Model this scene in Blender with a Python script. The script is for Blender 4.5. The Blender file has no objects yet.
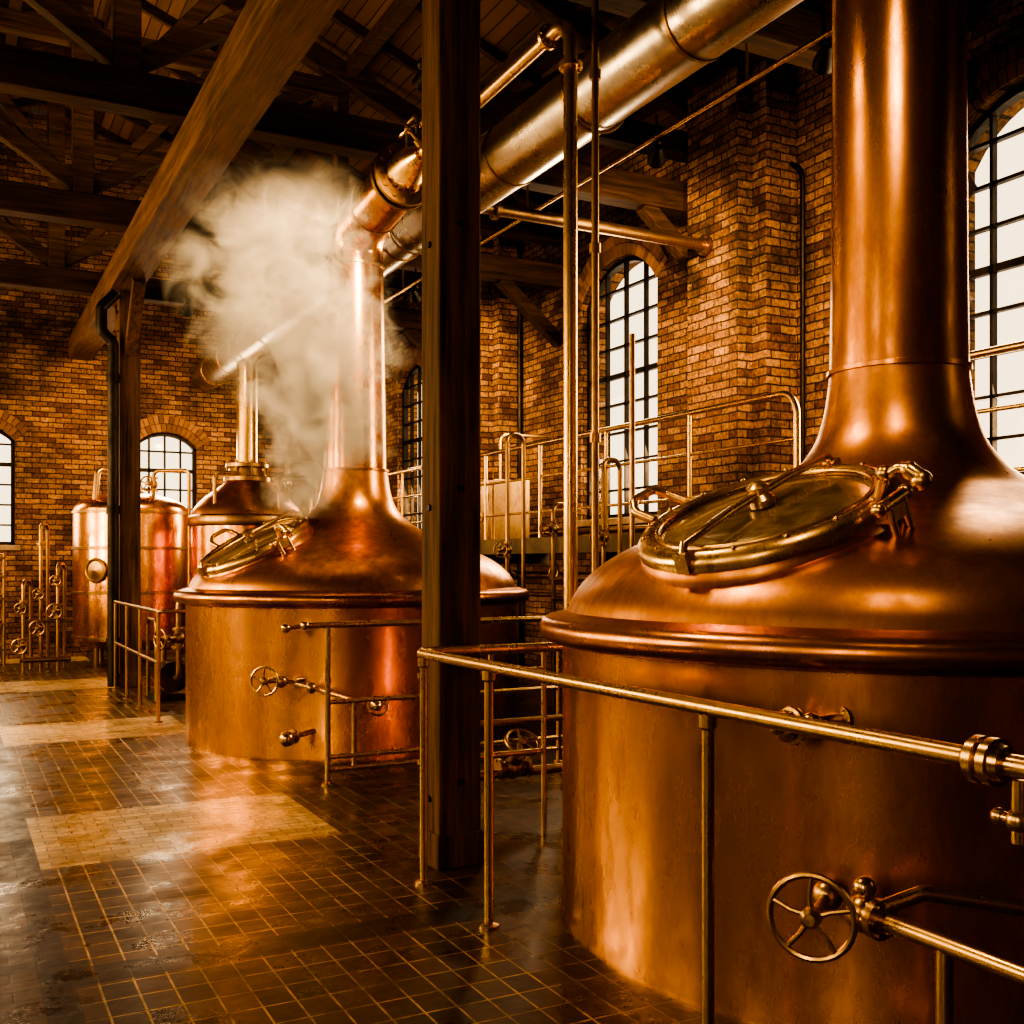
import bpy, bmesh, math, random
from mathutils import Vector, Matrix
random.seed(7)
V = Vector
scene = bpy.context.scene
col = scene.collection
try:
    scene.view_settings.view_transform = 'AgX'
    scene.view_settings.look = 'AgX - High Contrast'
except Exception as e:
    print(e)

# ------------------------------------------------------------------ helpers
def root(name, loc=(0, 0, 0)):
    e = bpy.data.objects.new(name, None)
    e.empty_display_size = 0.2
    e.location = loc
    col.objects.link(e)
    return e

def frame(center, n, e1=None):
    n = V(n).normalized()
    if e1 is None:
        e1 = V((0, 0, 1)).cross(n)
        if e1.length < 1e-3:
            e1 = V((1, 0, 0))
    e1 = V(e1); e1 = (e1 - n * e1.dot(n)).normalized()
    e2 = n.cross(e1)
    M = Matrix.Identity(4)
    for i in range(3):
        M[i][0] = e1[i]; M[i][1] = e2[i]; M[i][2] = n[i]; M[i][3] = center[i]
    return M

def fillet(pts, rad, seg=8):
    pts = [V(p) for p in pts]
    out = [pts[0]]
    for i in range(1, len(pts) - 1):
        a, b, c = pts[i - 1], pts[i], pts[i + 1]
        d1 = (a - b); d2 = (c - b)
        l1, l2 = d1.length, d2.length
        d1.normalize(); d2.normalize()
        ang = d1.angle(d2)
        if ang > math.pi - 0.02:
            out.append(b); continue
        t = min(rad / math.tan(ang / 2), l1 * 0.49, l2 * 0.49)
        r = t * math.tan(ang / 2)
        p1 = b + d1 * t; p2 = b + d2 * t
        bis = (d1 + d2).normalized()
        cen = b + bis * (r / math.sin(ang / 2))
        v1 = p1 - cen; v2 = p2 - cen
        tot = v1.angle(v2)
        for k in range(seg + 1):
            s = k / seg
            if tot > 1e-4:
                v = (v1 * math.sin((1 - s) * tot) + v2 * math.sin(s * tot)) / math.sin(tot)
            else:
                v = v1
            out.append(cen + v)
    out.append(pts[-1])
    return out

class G:
    def __init__(s):
        s.v = []; s.f = []
    def add(s, vs, fs, M=None):
        b = len(s.v)
        for p in vs:
            p = V(p)
            s.v.append(M @ p if M is not None else p)
        for f in fs:
            s.f.append([b + i for i in f])
        return s
    def box(s, c, d, M=None):
        x, y, z = c; a, b, e = d[0] / 2, d[1] / 2, d[2] / 2
        vs = [(x + i * a, y + j * b, z + k * e) for k in (-1, 1) for j in (-1, 1) for i in (-1, 1)]
        return s.add(vs, [(0, 2, 3, 1), (4, 5, 7, 6), (0, 1, 5, 4), (2, 6, 7, 3), (0, 4, 6, 2), (1, 3, 7, 5)], M)
    def box2(s, lo, hi, M=None):
        return s.box([(lo[i] + hi[i]) / 2 for i in range(3)], [hi[i] - lo[i] for i in range(3)], M)
    def beam(s, p, q, w, h, up=(0, 0, 1)):
        p = V(p); q = V(q); d = (q - p); L = d.length; d.normalize()
        up = V(up)
        if abs(d.dot(up)) > 0.98: up = V((0, 1, 0))
        side = d.cross(up).normalized(); u2 = side.cross(d)
        M = Matrix.Identity(4)
        for i in range(3):
            M[i][0] = side[i]; M[i][1] = d[i]; M[i][2] = u2[i]; M[i][3] = p[i]
        return s.box((0, L / 2, 0), (w, L, h), M)
    def tube(s, pts, r, n=14, M=None, cap=True):
        pts = [V(p) for p in pts]
        rs = r if isinstance(r, (list, tuple)) else [r] * len(pts)
        t = (pts[1] - pts[0]).normalized()
        a = t.orthogonal().normalized()
        vs = []
        for i, p in enumerate(pts):
            if i == 0: tt = (pts[1] - pts[0]).normalized()
            elif i == len(pts) - 1: tt = (pts[-1] - pts[-2]).normalized()
            else: tt = ((pts[i] - pts[i - 1]).normalized() + (pts[i + 1] - pts[i]).normalized()).normalized()
            a = (a - tt * a.dot(tt)).normalized()
            b = tt.cross(a)
            for k in range(n):
                th = 2 * math.pi * k / n
                vs.append(p + (a * math.cos(th) + b * math.sin(th)) * rs[i])
        fs = []
        for i in range(len(pts) - 1):
            for k in range(n):
                k2 = (k + 1) % n
                fs.append((i * n + k, i * n + k2, (i + 1) * n + k2, (i + 1) * n + k))
        if cap:
            fs.append(tuple(range(n - 1, -1, -1)))
            m = (len(pts) - 1) * n
            fs.append(tuple(range(m, m + n)))
        return s.add(vs, fs, M)
    def lathe(s, prof, n=48, M=None):
        vs = []; fs = []
        for (r, z) in prof:
            for k in range(n):
                th = 2 * math.pi * k / n
                vs.append((max(r, 1e-4) * math.cos(th), max(r, 1e-4) * math.sin(th), z))
        for i in range(len(prof) - 1):
            for k in range(n):
                k2 = (k + 1) % n
                fs.append((i * n + k, i * n + k2, (i + 1) * n + k2, (i + 1) * n + k))
        return s.add(vs, fs, M)
    def cyl(s, p, q, r, n=20):
        return s.tube([p, q], r, n)
    def torus(s, R, r, M=None, n=40, m=10):
        vs = []; fs = []
        for i in range(n):
            a = 2 * math.pi * i / n
            for j in range(m):
                b = 2 * math.pi * j / m
                vs.append(((R + r * math.cos(b)) * math.cos(a), (R + r * math.cos(b)) * math.sin(a), r * math.sin(b)))
        for i in range(n):
            for j in range(m):
                fs.append((i * m + j, ((i + 1) % n) * m + j, ((i + 1) % n) * m + (j + 1) % m, i * m + (j + 1) % m))
        return s.add(vs, fs, M)
    def ball(s, c, r, n=14, sc=(1, 1, 1)):
        prof = [(r * math.sin(math.pi * i / 10), -r * math.cos(math.pi * i / 10)) for i in range(11)]
        M = Matrix.Translation(V(c)) @ Matrix.Diagonal((sc[0], sc[1], sc[2], 1))
        return s.lathe(prof, n, M)
    def prism(s, poly, f, t0, t1):
        n = len(poly)
        vs = [f(u, z, t0) for u, z in poly] + [f(u, z, t1) for u, z in poly]
        fs = [tuple(range(n)), tuple(range(2 * n - 1, n - 1, -1))]
        for i in range(n):
            j = (i + 1) % n
            fs.append((i, j, n + j, n + i))
        return s.add(vs, fs)
    def make(s, name, mat, parent=None, smooth=True, bevel=0.0, angle=38):
        me = bpy.data.meshes.new(name)
        me.from_pydata([tuple(p) for p in s.v], [], s.f)
        bm = bmesh.new(); bm.from_mesh(me)
        bmesh.ops.recalc_face_normals(bm, faces=bm.faces)
        bm.to_mesh(me); bm.free()
        me.materials.append(mat)
        if smooth:
            for p in me.polygons: p.use_smooth = True
            me.set_sharp_from_angle(angle=math.radians(angle))
        o = bpy.data.objects.new(name, me)
        col.objects.link(o)
        if parent:
            o.parent = parent
            o.matrix_parent_inverse = Matrix.Translation(-V(parent.location))
        if bevel > 0:
            b = o.modifiers.new('bevel', 'BEVEL'); b.width = bevel; b.segments = 2
            b.limit_method = 'ANGLE'; b.angle_limit = math.radians(40)
        return o

# ------------------------------------------------------------------ materials
class N:
    def __init__(s, name):
        s.m = bpy.data.materials.new(name); s.m.use_nodes = True
        s.t = s.m.node_tree; s.b = s.t.nodes['Principled BSDF']
        s.out = s.t.nodes['Material Output']
    def n(s, typ, **kw):
        x = s.t.nodes.new(typ)
        for k, v in kw.items(): setattr(x, k, v)
        return x
    def l(s, a, b): s.t.links.new(a, b)
    def math(s, op, a, b=None, clamp=False):
        x = s.n('ShaderNodeMath', operation=op); x.use_clamp = clamp
        for i, q in enumerate((a, b)):
            if q is None: continue
            if isinstance(q, (int, float)): x.inputs[i].default_value = q
            else: s.l(q, x.inputs[i])
        return x.outputs[0]
    def noise(s, scale, vec=None, detail=5, rough=0.6, mscale=None, dist=0.0):
        x = s.n('ShaderNodeTexNoise'); x.inputs['Scale'].default_value = scale
        x.inputs['Detail'].default_value = detail; x.inputs['Roughness'].default_value = rough
        x.inputs['Distortion'].default_value = dist
        if vec is None:
            vec = s.pos()
        if mscale:
            mp = s.n('ShaderNodeMapping'); mp.inputs['Scale'].default_value = mscale
            s.l(vec, mp.inputs['Vector']); vec = mp.outputs[0]
        s.l(vec, x.inputs['Vector'])
        return x.outputs['Fac']
    def pos(s):
        if not hasattr(s, '_p'):
            s._p = s.n('ShaderNodeNewGeometry')
        return s._p.outputs['Position']
    def ramp(s, fac, stops):
        r = s.n('ShaderNodeValToRGB'); s.l(fac, r.inputs[0])
        els = r.color_ramp.elements
        while len(els) < len(stops): els.new(0.5)
        for e, (p, c) in zip(els, stops):
            e.position = p
            e.color = (*c, 1) if isinstance(c, (tuple, list)) else (c, c, c, 1)
        return r.outputs[0]
    def mix(s, fac, a, b, mode='MIX'):
        x = s.n('ShaderNodeMix', data_type='RGBA', blend_type=mode)
        for sock, q in ((x.inputs[0], fac), (x.inputs[6], a), (x.inputs[7], b)):
            if isinstance(q, (int, float)): sock.default_value = q
            elif isinstance(q, tuple): sock.default_value = (*q, 1)
            else: s.l(q, sock)
        return x.outputs[2]
    def bump(s, h, strength=0.3, dist=0.01):
        x = s.n('ShaderNodeBump'); x.inputs['Strength'].default_value = strength
        x.inputs['Distance'].default_value = dist
        s.l(h, x.inputs['Height']); s.l(x.outputs[0], s.b.inputs['Normal'])

def metal(name, c1, c2, r0, r1, scale=1.6, stretch=(1, 1, 0.35), bump=0.05, lo=.34, hi=.62):
    m = N(name)
    a = m.noise(scale, mscale=stretch, detail=7, rough=.65)
    b = m.noise(scale * 7, mscale=stretch, detail=5, rough=.65)
    f = m.math('ADD', m.math('MULTIPLY', a, 0.65), m.math('MULTIPLY', b, 0.35))
    m.l(m.ramp(f, [(lo, c2), (hi, c1)]), m.b.inputs['Base Color'])
    m.b.inputs['Metallic'].default_value = 1
    m.l(m.ramp(f, [(0.35, r1), (0.65, r0)]), m.b.inputs['Roughness'])
    m.bump(m.noise(2.2, detail=3), bump, 0.05)
    return m.m

copper = metal('copper', (0.88, 0.42, 0.13), (0.36, 0.145, 0.042), 0.18, 0.36, lo=.40, hi=.60)
copper_dome = metal('copper_spun', (0.84, 0.385, 0.115), (0.36, 0.14, 0.038), 0.25, 0.44, lo=.41, hi=.60, stretch=(1, 1, .7))
copper_dark = metal('copper_aged', (0.62, 0.27, 0.085), (0.28, 0.11, 0.036), 0.22, 0.40, scale=2.4)
brass = metal('brass', (0.78, 0.52, 0.20), (0.42, 0.25, 0.085), 0.2, 0.4, scale=6)
brass_dark = metal('brass_aged', (0.46, 0.28, 0.11), (0.18, 0.10, 0.042), 0.28, 0.48, scale=6)
steel = metal('duct_steel', (0.60, 0.54, 0.46), (0.36, 0.31, 0.25), 0.22, 0.38, scale=3)
iron = metal('black_iron', (0.05, 0.04, 0.033), (0.02, 0.016, 0.013), 0.4, 0.6, scale=5)

def wood(name, sc, c1, c2):
    m = N(name)
    g = m.noise(1.0, mscale=sc, detail=8, rough=0.65, dist=0.3)
    b = m.noise(1.3, detail=3)
    f = m.math('ADD', m.math('MULTIPLY', g, 0.75), m.math('MULTIPLY', b, 0.25))
    m.l(m.ramp(f, [(0.36, c2), (0.64, c1)]), m.b.inputs['Base Color'])
    m.b.inputs['Roughness'].default_value = 0.7
    m.b.inputs['Specular IOR Level'].default_value = 0.25
    m.bump(g, 0.8, 0.02)
    return m.m
wood_z = wood('old_timber_vertical', (22, 22, 1.2), (0.17, 0.078, 0.03), (0.018, 0.009, 0.004))
wood_y = wood('old_timber_long', (20, 1.2, 20), (0.17, 0.076, 0.028), (0.04, 0.018, 0.007))
wood_x = wood('old_timber_cross', (1.2, 20, 20), (0.08, 0.036, 0.014), (0.013, 0.0065, 0.0035))

def brick_mat(name='brickwork'):
    m = N(name)
    geo = m.n('ShaderNodeNewGeometry')
    sp = m.n('ShaderNodeSeparateXYZ'); m.l(geo.outputs['Position'], sp.inputs[0])
    sn = m.n('ShaderNodeSeparateXYZ'); m.l(geo.outputs['Normal'], sn.inputs[0])
    k = m.math('GREATER_THAN', m.math('ABSOLUTE', sn.outputs[0]), 0.5)
    k1 = m.math('SUBTRACT', 1.0, k)
    u = m.math('ADD', m.math('MULTIPLY', sp.outputs[1], k), m.math('MULTIPLY', sp.outputs[0], k1))
    cb = m.n('ShaderNodeCombineXYZ'); m.l(u, cb.inputs[0]); m.l(sp.outputs[2], cb.inputs[1])
    wob = m.n('ShaderNodeTexNoise'); wob.inputs['Scale'].default_value = 7
    m.l(cb.outputs[0], wob.inputs['Vector'])
    add = m.n('ShaderNodeVectorMath', operation='SCALE'); m.l(wob.outputs['Color'], add.inputs[0]); add.inputs['Scale'].default_value = 0.022
    ad2 = m.n('ShaderNodeVectorMath', operation='ADD'); m.l(cb.outputs[0], ad2.inputs[0]); m.l(add.outputs[0], ad2.inputs[1])
    br = m.n('ShaderNodeTexBrick'); m.l(ad2.outputs[0], br.inputs['Vector'])
    br.inputs['Scale'].default_value = 1.0
    br.inputs['Brick Width'].default_value = 0.25
    br.inputs['Row Height'].default_value = 0.088
    br.inputs['Mortar Size'].default_value = 0.009
    br.inputs['Mortar Smooth'].default_value = 0.3
    br.inputs['Bias'].default_value = 0.0
    br.inputs['Color1'].default_value = (0.44, 0.225, 0.09, 1)
    br.inputs['Color2'].default_value = (0.14, 0.055, 0.022, 1)
    br.inputs['Mortar'].default_value = (0.05, 0.03, 0.017, 1)
    big = m.noise(0.6, vec=geo.outputs['Position'], detail=10, rough=.7)
    c = m.mix(1.0, br.outputs['Color'], m.ramp(big, [(0.38, 0.22), (0.57, 1.15)]), 'MULTIPLY')
    fine = m.noise(24, vec=geo.outputs['Position'], detail=5, rough=.7)
    c = m.mix(0.9, c, m.ramp(fine, [(0.34, 0.3), (0.66, 1.4)]), 'MULTIPLY')
    m.l(c, m.b.inputs['Base Color'])
    m.b.inputs['Roughness'].default_value = 0.82
    m.b.inputs['Specular IOR Level'].default_value = 0.25
    h = m.math('ADD', m.math('MULTIPLY', m.math('SUBTRACT', 1.0, br.outputs['Fac']), 1.0), m.math('MULTIPLY', fine, 0.8))
    m.bump(h, 1.0, 0.03)
    return m.m
brick = brick_mat()

m = N('arch_bricks')
gi = m.n('ShaderNodeNewGeometry')
m.l(m.ramp(gi.outputs['Random Per Island'], [(0.0, (0.11, 0.046, 0.018)), (1.0, (0.32, 0.155, 0.06))]), m.b.inputs['Base Color'])
m.b.inputs['Roughness'].default_value = 0.85
m.bump(m.noise(40), 0.6, 0.01)
arch_mat = m.m

m = N('stone_sill')
m.l(m.ramp(m.noise(5), [(0.3, (0.16, 0.11, 0.065)), (0.7, (0.36, 0.25, 0.15))]), m.b.inputs['Base Color'])
m.b.inputs['Roughness'].default_value = 0.75
stone = m.m

m = N('weathered_concrete')
m.l(m.ramp(m.noise(3), [(0.3, (0.08, 0.055, 0.034)), (0.7, (0.20, 0.145, 0.09))]), m.b.inputs['Base Color'])
m.b.inputs['Roughness'].default_value = 0.7
concrete = m.m

m = N('ceiling_planks')
sp = m.n('ShaderNodeSeparateXYZ'); m.l(m.pos(), sp.inputs[0])
cell = m.math('MULTIPLY', sp.outputs[0], 1 / 0.15)
fr = m.math('FRACT', cell)
gap = m.math('MULTIPLY', m.math('GREATER_THAN', fr, 0.09), 1.0)
wn = m.n('ShaderNodeTexWhiteNoise', noise_dimensions='1D'); m.l(m.math('FLOOR', cell), wn.inputs['W'])
gr = m.noise(1.0, mscale=(18, 1, 18), detail=6)
f = m.math('ADD', m.math('MULTIPLY', wn.outputs['Value'], 0.5), m.math('MULTIPLY', gr, 0.5))
cc = m.ramp(f, [(0.15, (0.055, 0.025, 0.010)), (0.85, (0.17, 0.075, 0.03))])
m.l(m.mix(gap, (0.004, 0.002, 0.001), cc), m.b.inputs['Base Color'])
m.b.inputs['Roughness'].default_value = 0.7
m.bump(gap, 0.6, 0.02)
planks = m.m

# floor tiles
m = N('quarry_tile_floor')
sp = m.n('ShaderNodeSeparateXYZ'); m.l(m.pos(), sp.inputs[0])
X, Y = sp.outputs[0], sp.outputs[1]
def band(v, a, b): return m.math('MULTIPLY', m.math('GREATER_THAN', v, a), m.math('LESS_THAN', v, b))
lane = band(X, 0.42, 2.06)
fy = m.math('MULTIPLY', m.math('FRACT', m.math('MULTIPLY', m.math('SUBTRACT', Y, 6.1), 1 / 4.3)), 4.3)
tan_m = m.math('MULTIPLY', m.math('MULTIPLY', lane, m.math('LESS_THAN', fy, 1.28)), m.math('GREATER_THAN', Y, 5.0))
def tiles(w, h, mort, off, sm=0.1):
    b = m.n('ShaderNodeTexBrick'); m.l(m.pos(), b.inputs['Vector'])
    b.offset = off
    b.inputs['Scale'].default_value = 1; b.inputs['Brick Width'].default_value = w
    b.inputs['Row Height'].default_value = h; b.inputs['Mortar Size'].default_value = mort
    b.inputs['Mortar Smooth'].default_value = sm
    b.inputs['Color1'].default_value = (0.0, 0.0, 0.0, 1); b.inputs['Color2'].default_value = (1, 1, 1, 1)
    b.inputs['Mortar'].default_value = (0.5, 0.5, 0.5, 1)
    return b
ta = tiles(0.125, 0.16, 0.0052, 0.0, .4)
tb = tiles(0.16, 0.08, 0.004, 0.5)
tc = tiles(0.205, 0.10, 0.005, 0.5)
side = m.math('LESS_THAN', X, 0.42)
big = m.noise(1.2, detail=7, rough=.65)
fine = m.noise(14, detail=5)
wear = m.noise(3.5, detail=6, rough=.7)
tcol = m.mix(side, ta.outputs['Color'], tc.outputs['Color'])
tfac = m.mix(side, ta.outputs['Fac'], tc.outputs['Fac'])
darkc = m.mix(tcol, (0.028, 0.014, 0.0075), (0.10, 0.048, 0.022))
grout = m.mix(m.ramp(wear, [(0.38, 0.0), (0.62, 1.0)]), (0.13, 0.075, 0.034), (0.68, 0.46, 0.22))
grout_r = m.mix(m.ramp(wear, [(0.40, 0.0), (0.62, 1.0)]), (0.045, 0.026, 0.013), (0.30, 0.19, 0.09))
grout = m.mix(lane, grout_r, grout)
grout = m.mix(side, grout, (0.012, 0.007, 0.004))
darkf = m.mix(tfac, darkc, grout)
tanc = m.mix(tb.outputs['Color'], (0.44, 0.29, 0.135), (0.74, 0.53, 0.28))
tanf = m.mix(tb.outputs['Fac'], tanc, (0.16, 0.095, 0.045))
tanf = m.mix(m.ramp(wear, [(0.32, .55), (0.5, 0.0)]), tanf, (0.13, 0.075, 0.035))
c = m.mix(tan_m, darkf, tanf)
edge = m.math('ADD', band(X, 0.30, 0.42), m.math('MULTIPLY', band(Y, 4.35, 4.55), m.math('GREATER_THAN', X, 0.42)), clamp=True)
c = m.mix(edge, c, (0.016, 0.009, 0.005))
c = m.mix(0.6, c, m.ramp(big, [(0.33, 0.4), (0.66, 1.2)]), 'MULTIPLY')
c = m.mix(0.6, c, m.ramp(fine, [(0.3, 0.5), (0.7, 1.2)]), 'MULTIPLY')
m.l(c, m.b.inputs['Base Color'])
rr = m.ramp(m.noise(2.1, detail=7, rough=.65), [(0.38, 0.20), (0.62, 0.47)])
m.l(rr, m.b.inputs['Roughness'])
m.b.inputs['Specular IOR Level'].default_value = 0.45
gf = m.mix(tan_m, tfac, tb.outputs['Fac'])
m.bump(m.math('ADD', m.math('MULTIPLY', m.math('SUBTRACT', 1.0, gf), 1.0), m.math('MULTIPLY', fine, 0.6)), 0.42, 0.012)
floor_mat = m.m

m = N('sight_glass')
m.l(m.ramp(m.noise(5, detail=5, dist=1.0), [(0.35, (0.075, 0.05, 0.026)), (0.7, (0.24, 0.165, 0.085))]), m.b.inputs['Base Color'])
m.b.inputs['Roughness'].default_value = 0.14
m.b.inputs['Specular IOR Level'].default_value = 0.9
m.b.inputs['Coat Weight'].default_value = 0.6
glass_lid = m.m

m = N('window_pane')
tr = m.n('ShaderNodeBsdfTransparent'); tr.inputs[0].default_value = (0.96, 0.93, 0.86, 1)
gl = m.n('ShaderNodeBsdfGlossy'); gl.inputs['Roughness'].default_value = 0.05
mx = m.n('ShaderNodeMixShader'); mx.inputs[0].default_value = 0.08
m.l(tr.outputs[0], mx.inputs[1]); m.l(gl.outputs[0], mx.inputs[2]); m.l(mx.outputs[0], m.out.inputs[0])
pane = m.m

m = N('lamp_glass')
m.b.inputs['Emission Color'].default_value = (1, 0.75, 0.45, 1)
m.b.inputs['Emission Strength'].default_value = 0.4
glow = m.m

# ------------------------------------------------------------------ room shell
XR, XL, YF, YB = 7.7, -5.0, 20.0, -4.0
TH = 0.42
fR = lambda u, z, t: (XR + t, u, z)
fL = lambda u, z, t: (XL - t, u, z)
fF = lambda u, z, t: (u, YF + t, z)
fB = lambda u, z, t: (u, YB - t, z)
RIDGE_X, RIDGE_Z, EAVE = 1.35, 9.4, 6.8

def arch_z(du, w, zs, rise):
    R = (w * w / 4 + rise * rise) / (2 * rise)
    return zs + math.sqrt(max(R * R - du * du, 0)) - (R - rise)

def wall(name, f, u0, u1, ztop, ops):
    g = G(); ops = sorted(ops); cur = u0
    for (uc, w, zs, zp, rise) in ops:
        a, b = uc - w / 2, uc + w / 2
        g.prism([(cur, 0), (a, 0), (a, ztop), (cur, ztop)], f, 0, TH)
        g.prism([(a, 0), (b, 0), (b, zs), (a, zs)], f, 0, TH)
        K = 14
        for i in range(K):
            p = a + w * i / K; q = a + w * (i + 1) / K
            g.prism([(p, arch_z(p - uc, w, zp, rise)), (q, arch_z(q - uc, w, zp, rise)), (q, ztop), (p, ztop)], f, 0, TH)
        cur = b
    g.prism([(cur, 0), (u1, 0), (u1, ztop), (cur, ztop)], f, 0, TH)
    return g.make(name, brick, smooth=False)

opsR = [(5.75, 1.6, 2.3, 5.1, 0.45), (11.72, 1.8, 2.2, 5.12, 0.48), (18.7, 1.5, 2.2, 4.95, 0.4), (-0.6, 1.5, 2.35, 5.0, 0.42)]
opsF = [(0.35, 1.25, 1.92, 3.7, 0.28), (3.45, 1.1, 1.92, 3.7, 0.28), (-2.8, 1.25, 1.92, 3.7, 0.28)]
opsL = [(y, 1.5, 1.9, 4.7, 0.4) for y in (-1.5, 2.5, 6.5, 10.5, 14.5, 18.0)]
wall('wall_right', fR, YB - TH, YF + TH, EAVE + 0.05, opsR)
wall('wall_left', fL, YB - TH, YF + TH, EAVE + 0.05, opsL)
wall('wall_far', fF, XL, XR, 9.3, opsF)
wall('wall_back', fB, XL, XR, 9.3, [])
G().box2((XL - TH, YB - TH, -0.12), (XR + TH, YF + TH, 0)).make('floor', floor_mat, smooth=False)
g = G()
for xe in (XR + TH, XL - TH):
    ze = EAVE
    pr = [(xe, ze), (RIDGE_X, RIDGE_Z), (RIDGE_X, RIDGE_Z + 0.15), (xe, ze + 0.15)]
    g.prism(pr, lambda u, z, t: (u, t, z), YB - TH, YF + TH)
g.make('ceiling', planks, smooth=False)

wi = 0
def window(f, uc, w, zs, zp, rise, cols=4, rows=9):
    global wi
    wi += 1
    r = root('window_%d' % wi, f(uc, zs, 0.3))
    fr = G(); t0, t1 = 0.12, 0.18
    a, b = uc - w / 2, uc + w / 2
    fw = 0.06
    fr.prism([(a, zs), (a + fw, zs), (a + fw, zp + 0.02), (a, zp + 0.02)], f, t0 - .02, t1 + .02)
    fr.prism([(b - fw, zs), (b, zs), (b, zp + 0.02), (b - fw, zp + 0.02)], f, t0 - .02, t1 + .02)
    fr.prism([(a, zs), (b, zs), (b, zs + fw), (a, zs + fw)], f, t0 - .02, t1 + .02)
    K = 12
    for i in range(K):
        p = a + w * i / K; q = a + w * (i + 1) / K
        zp1, zq1 = arch_z(p - uc, w, zp, rise), arch_z(q - uc, w, zp, rise)
        fr.prism([(p, zp1 - fw), (q, zq1 - fw), (q, zq1), (p, zp1)], f, t0 - .02, t1 + .02)
    for i in range(1, cols):
        u = a + w * i / cols
        fr.prism([(u - .016, zs), (u + .016, zs), (u + .016, arch_z(u - uc, w, zp, rise)), (u - .016, arch_z(u - uc, w, zp, rise))], f, t0, t1)
    dz = (zp + rise - zs) / rows
    for j in range(1, rows):
        z = zs + dz * j
        hw = 0.034 if j in (rows // 2 + 1,) else 0.015
        ww = w / 2
        if z > zp:
            R = (w * w / 4 + rise * rise) / (2 * rise)
            ww = math.sqrt(max(R * R - (z - zp + R - rise) ** 2, 0))
        fr.prism([(uc - ww, z - hw), (uc + ww, z - hw), (uc + ww, z + hw), (uc - ww, z + hw)], f, t0, t1)
    fr.make('frame', iron, r, smooth=False)
    pg = G()
    poly = [(a, zs), (b, zs)] + [(b - w * i / K, arch_z(b - w * i / K - uc, w, zp, rise)) for i in range(K + 1)]
    n = len(poly)
    pg.add([f(u, z, 0.15) for u, z in poly], [tuple(range(n))])
    pg.make('glazing', pane, r, smooth=False)
    s = G(); s.prism([(a - .08, zs - .09), (b + .08, zs - .09), (b + .08, zs), (a - .08, zs)], f, -0.07, 0.12)
    s.make('sill', stone, r, smooth=False, bevel=0.008)
    ar = G()
    R = (w * w / 4 + rise * rise) / (2 * rise)
    cz = zp + rise - R
    half = math.asin(w / 2 / R)
    for ring in range(2):
        r0 = R + 0.005 + ring * 0.15; r1 = r0 + 0.14
        cnt = int(2 * half * (r0 + .07) / 0.088)
        for i in range(cnt):
            p = -half + 2 * half * (i + .07) / cnt; q = -half + 2 * half * (i + .93) / cnt
            pts = [(uc + rr_ * math.sin(t_), cz + rr_ * math.cos(t_)) for rr_, t_ in ((r0, p), (r0, q), (r1, q), (r1, p))]
            ar.prism(pts, f, -0.025, 0.03)
    ar.make('brick_arch', arch_mat, r, smooth=False)
for o in opsR: window(fR, *o)
for o in opsF: window(fF, *o, cols=4, rows=6)
for o in opsL: window(fL, *o)

for i, (a, b) in enumerate(((8.6, 9.45), (14.55, 15.4), (2.4, 3.2))):
    g = G()
    g.box2((7.12, a, 0), (XR, b, 6.7))
    g.box2((7.02, a - .06, 0), (XR, b + .06, 1.1))
    g.box2((7.3, a - .22, 0), (XR, a, 6.7))
    g.make('wall_pilaster' if i == 0 else 'wall_pilaster.%03d' % i, brick, smooth=False, bevel=0.01)
G().box2((XL, 19.88, 0), (XR, YF, 0.35)).make('baseboard_far', brick, smooth=False)

# ------------------------------------------------------------------ timber
def post(name, x, y, s, h, brace=True):
    r = root(name, (x, y, 0))
    g = G(); g.box2((x - s / 2, y - s / 2, 0.16), (x + s / 2, y + s / 2, h)); g.make('shaft', wood_z, r, smooth=False, bevel=0.012)
    g = G(); g.box2((x - s / 2 - .012, y - s / 2 - .012, 0), (x + s / 2 + .012, y + s / 2 + .012, 0.18)); g.make('base_shoe', wood_z, r, smooth=False, bevel=0.006)
    if brace:
        g = G()
        for sy in (-1, 1):
            g.beam((x, y + sy * s / 2, h - 0.8), (x, y + sy * (s / 2 + 0.75), h - 0.02), 0.13, 0.15, up=(1, 0, 0))
        g.make('knee_braces', wood_z, r, smooth=False, bevel=0.008)
    g = G()
    for z in ((h - .25, h - .5) if brace else (.35, 1.9, 3.3)):
        g.cyl((x - s / 2 - .012, y, z), (x + s / 2 + .012, y, z), 0.018, 8)
        g.cyl((x, y - s / 2 - .012, z + .1), (x, y + s / 2 + .012, z + .1), 0.018, 8)
    g.make('bolts', iron, r)
BZ = 5.15
post('timber_post', 2.385, 5.25, 0.245, 5.5, brace=False)
post('timber_post', 2.08, 14.8, 0.26, BZ)
G().box2((1.82, YB, BZ), (2.2, YF, BZ + .36)).make('timber_girder', wood_y, smooth=False, bevel=0.015)

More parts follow.
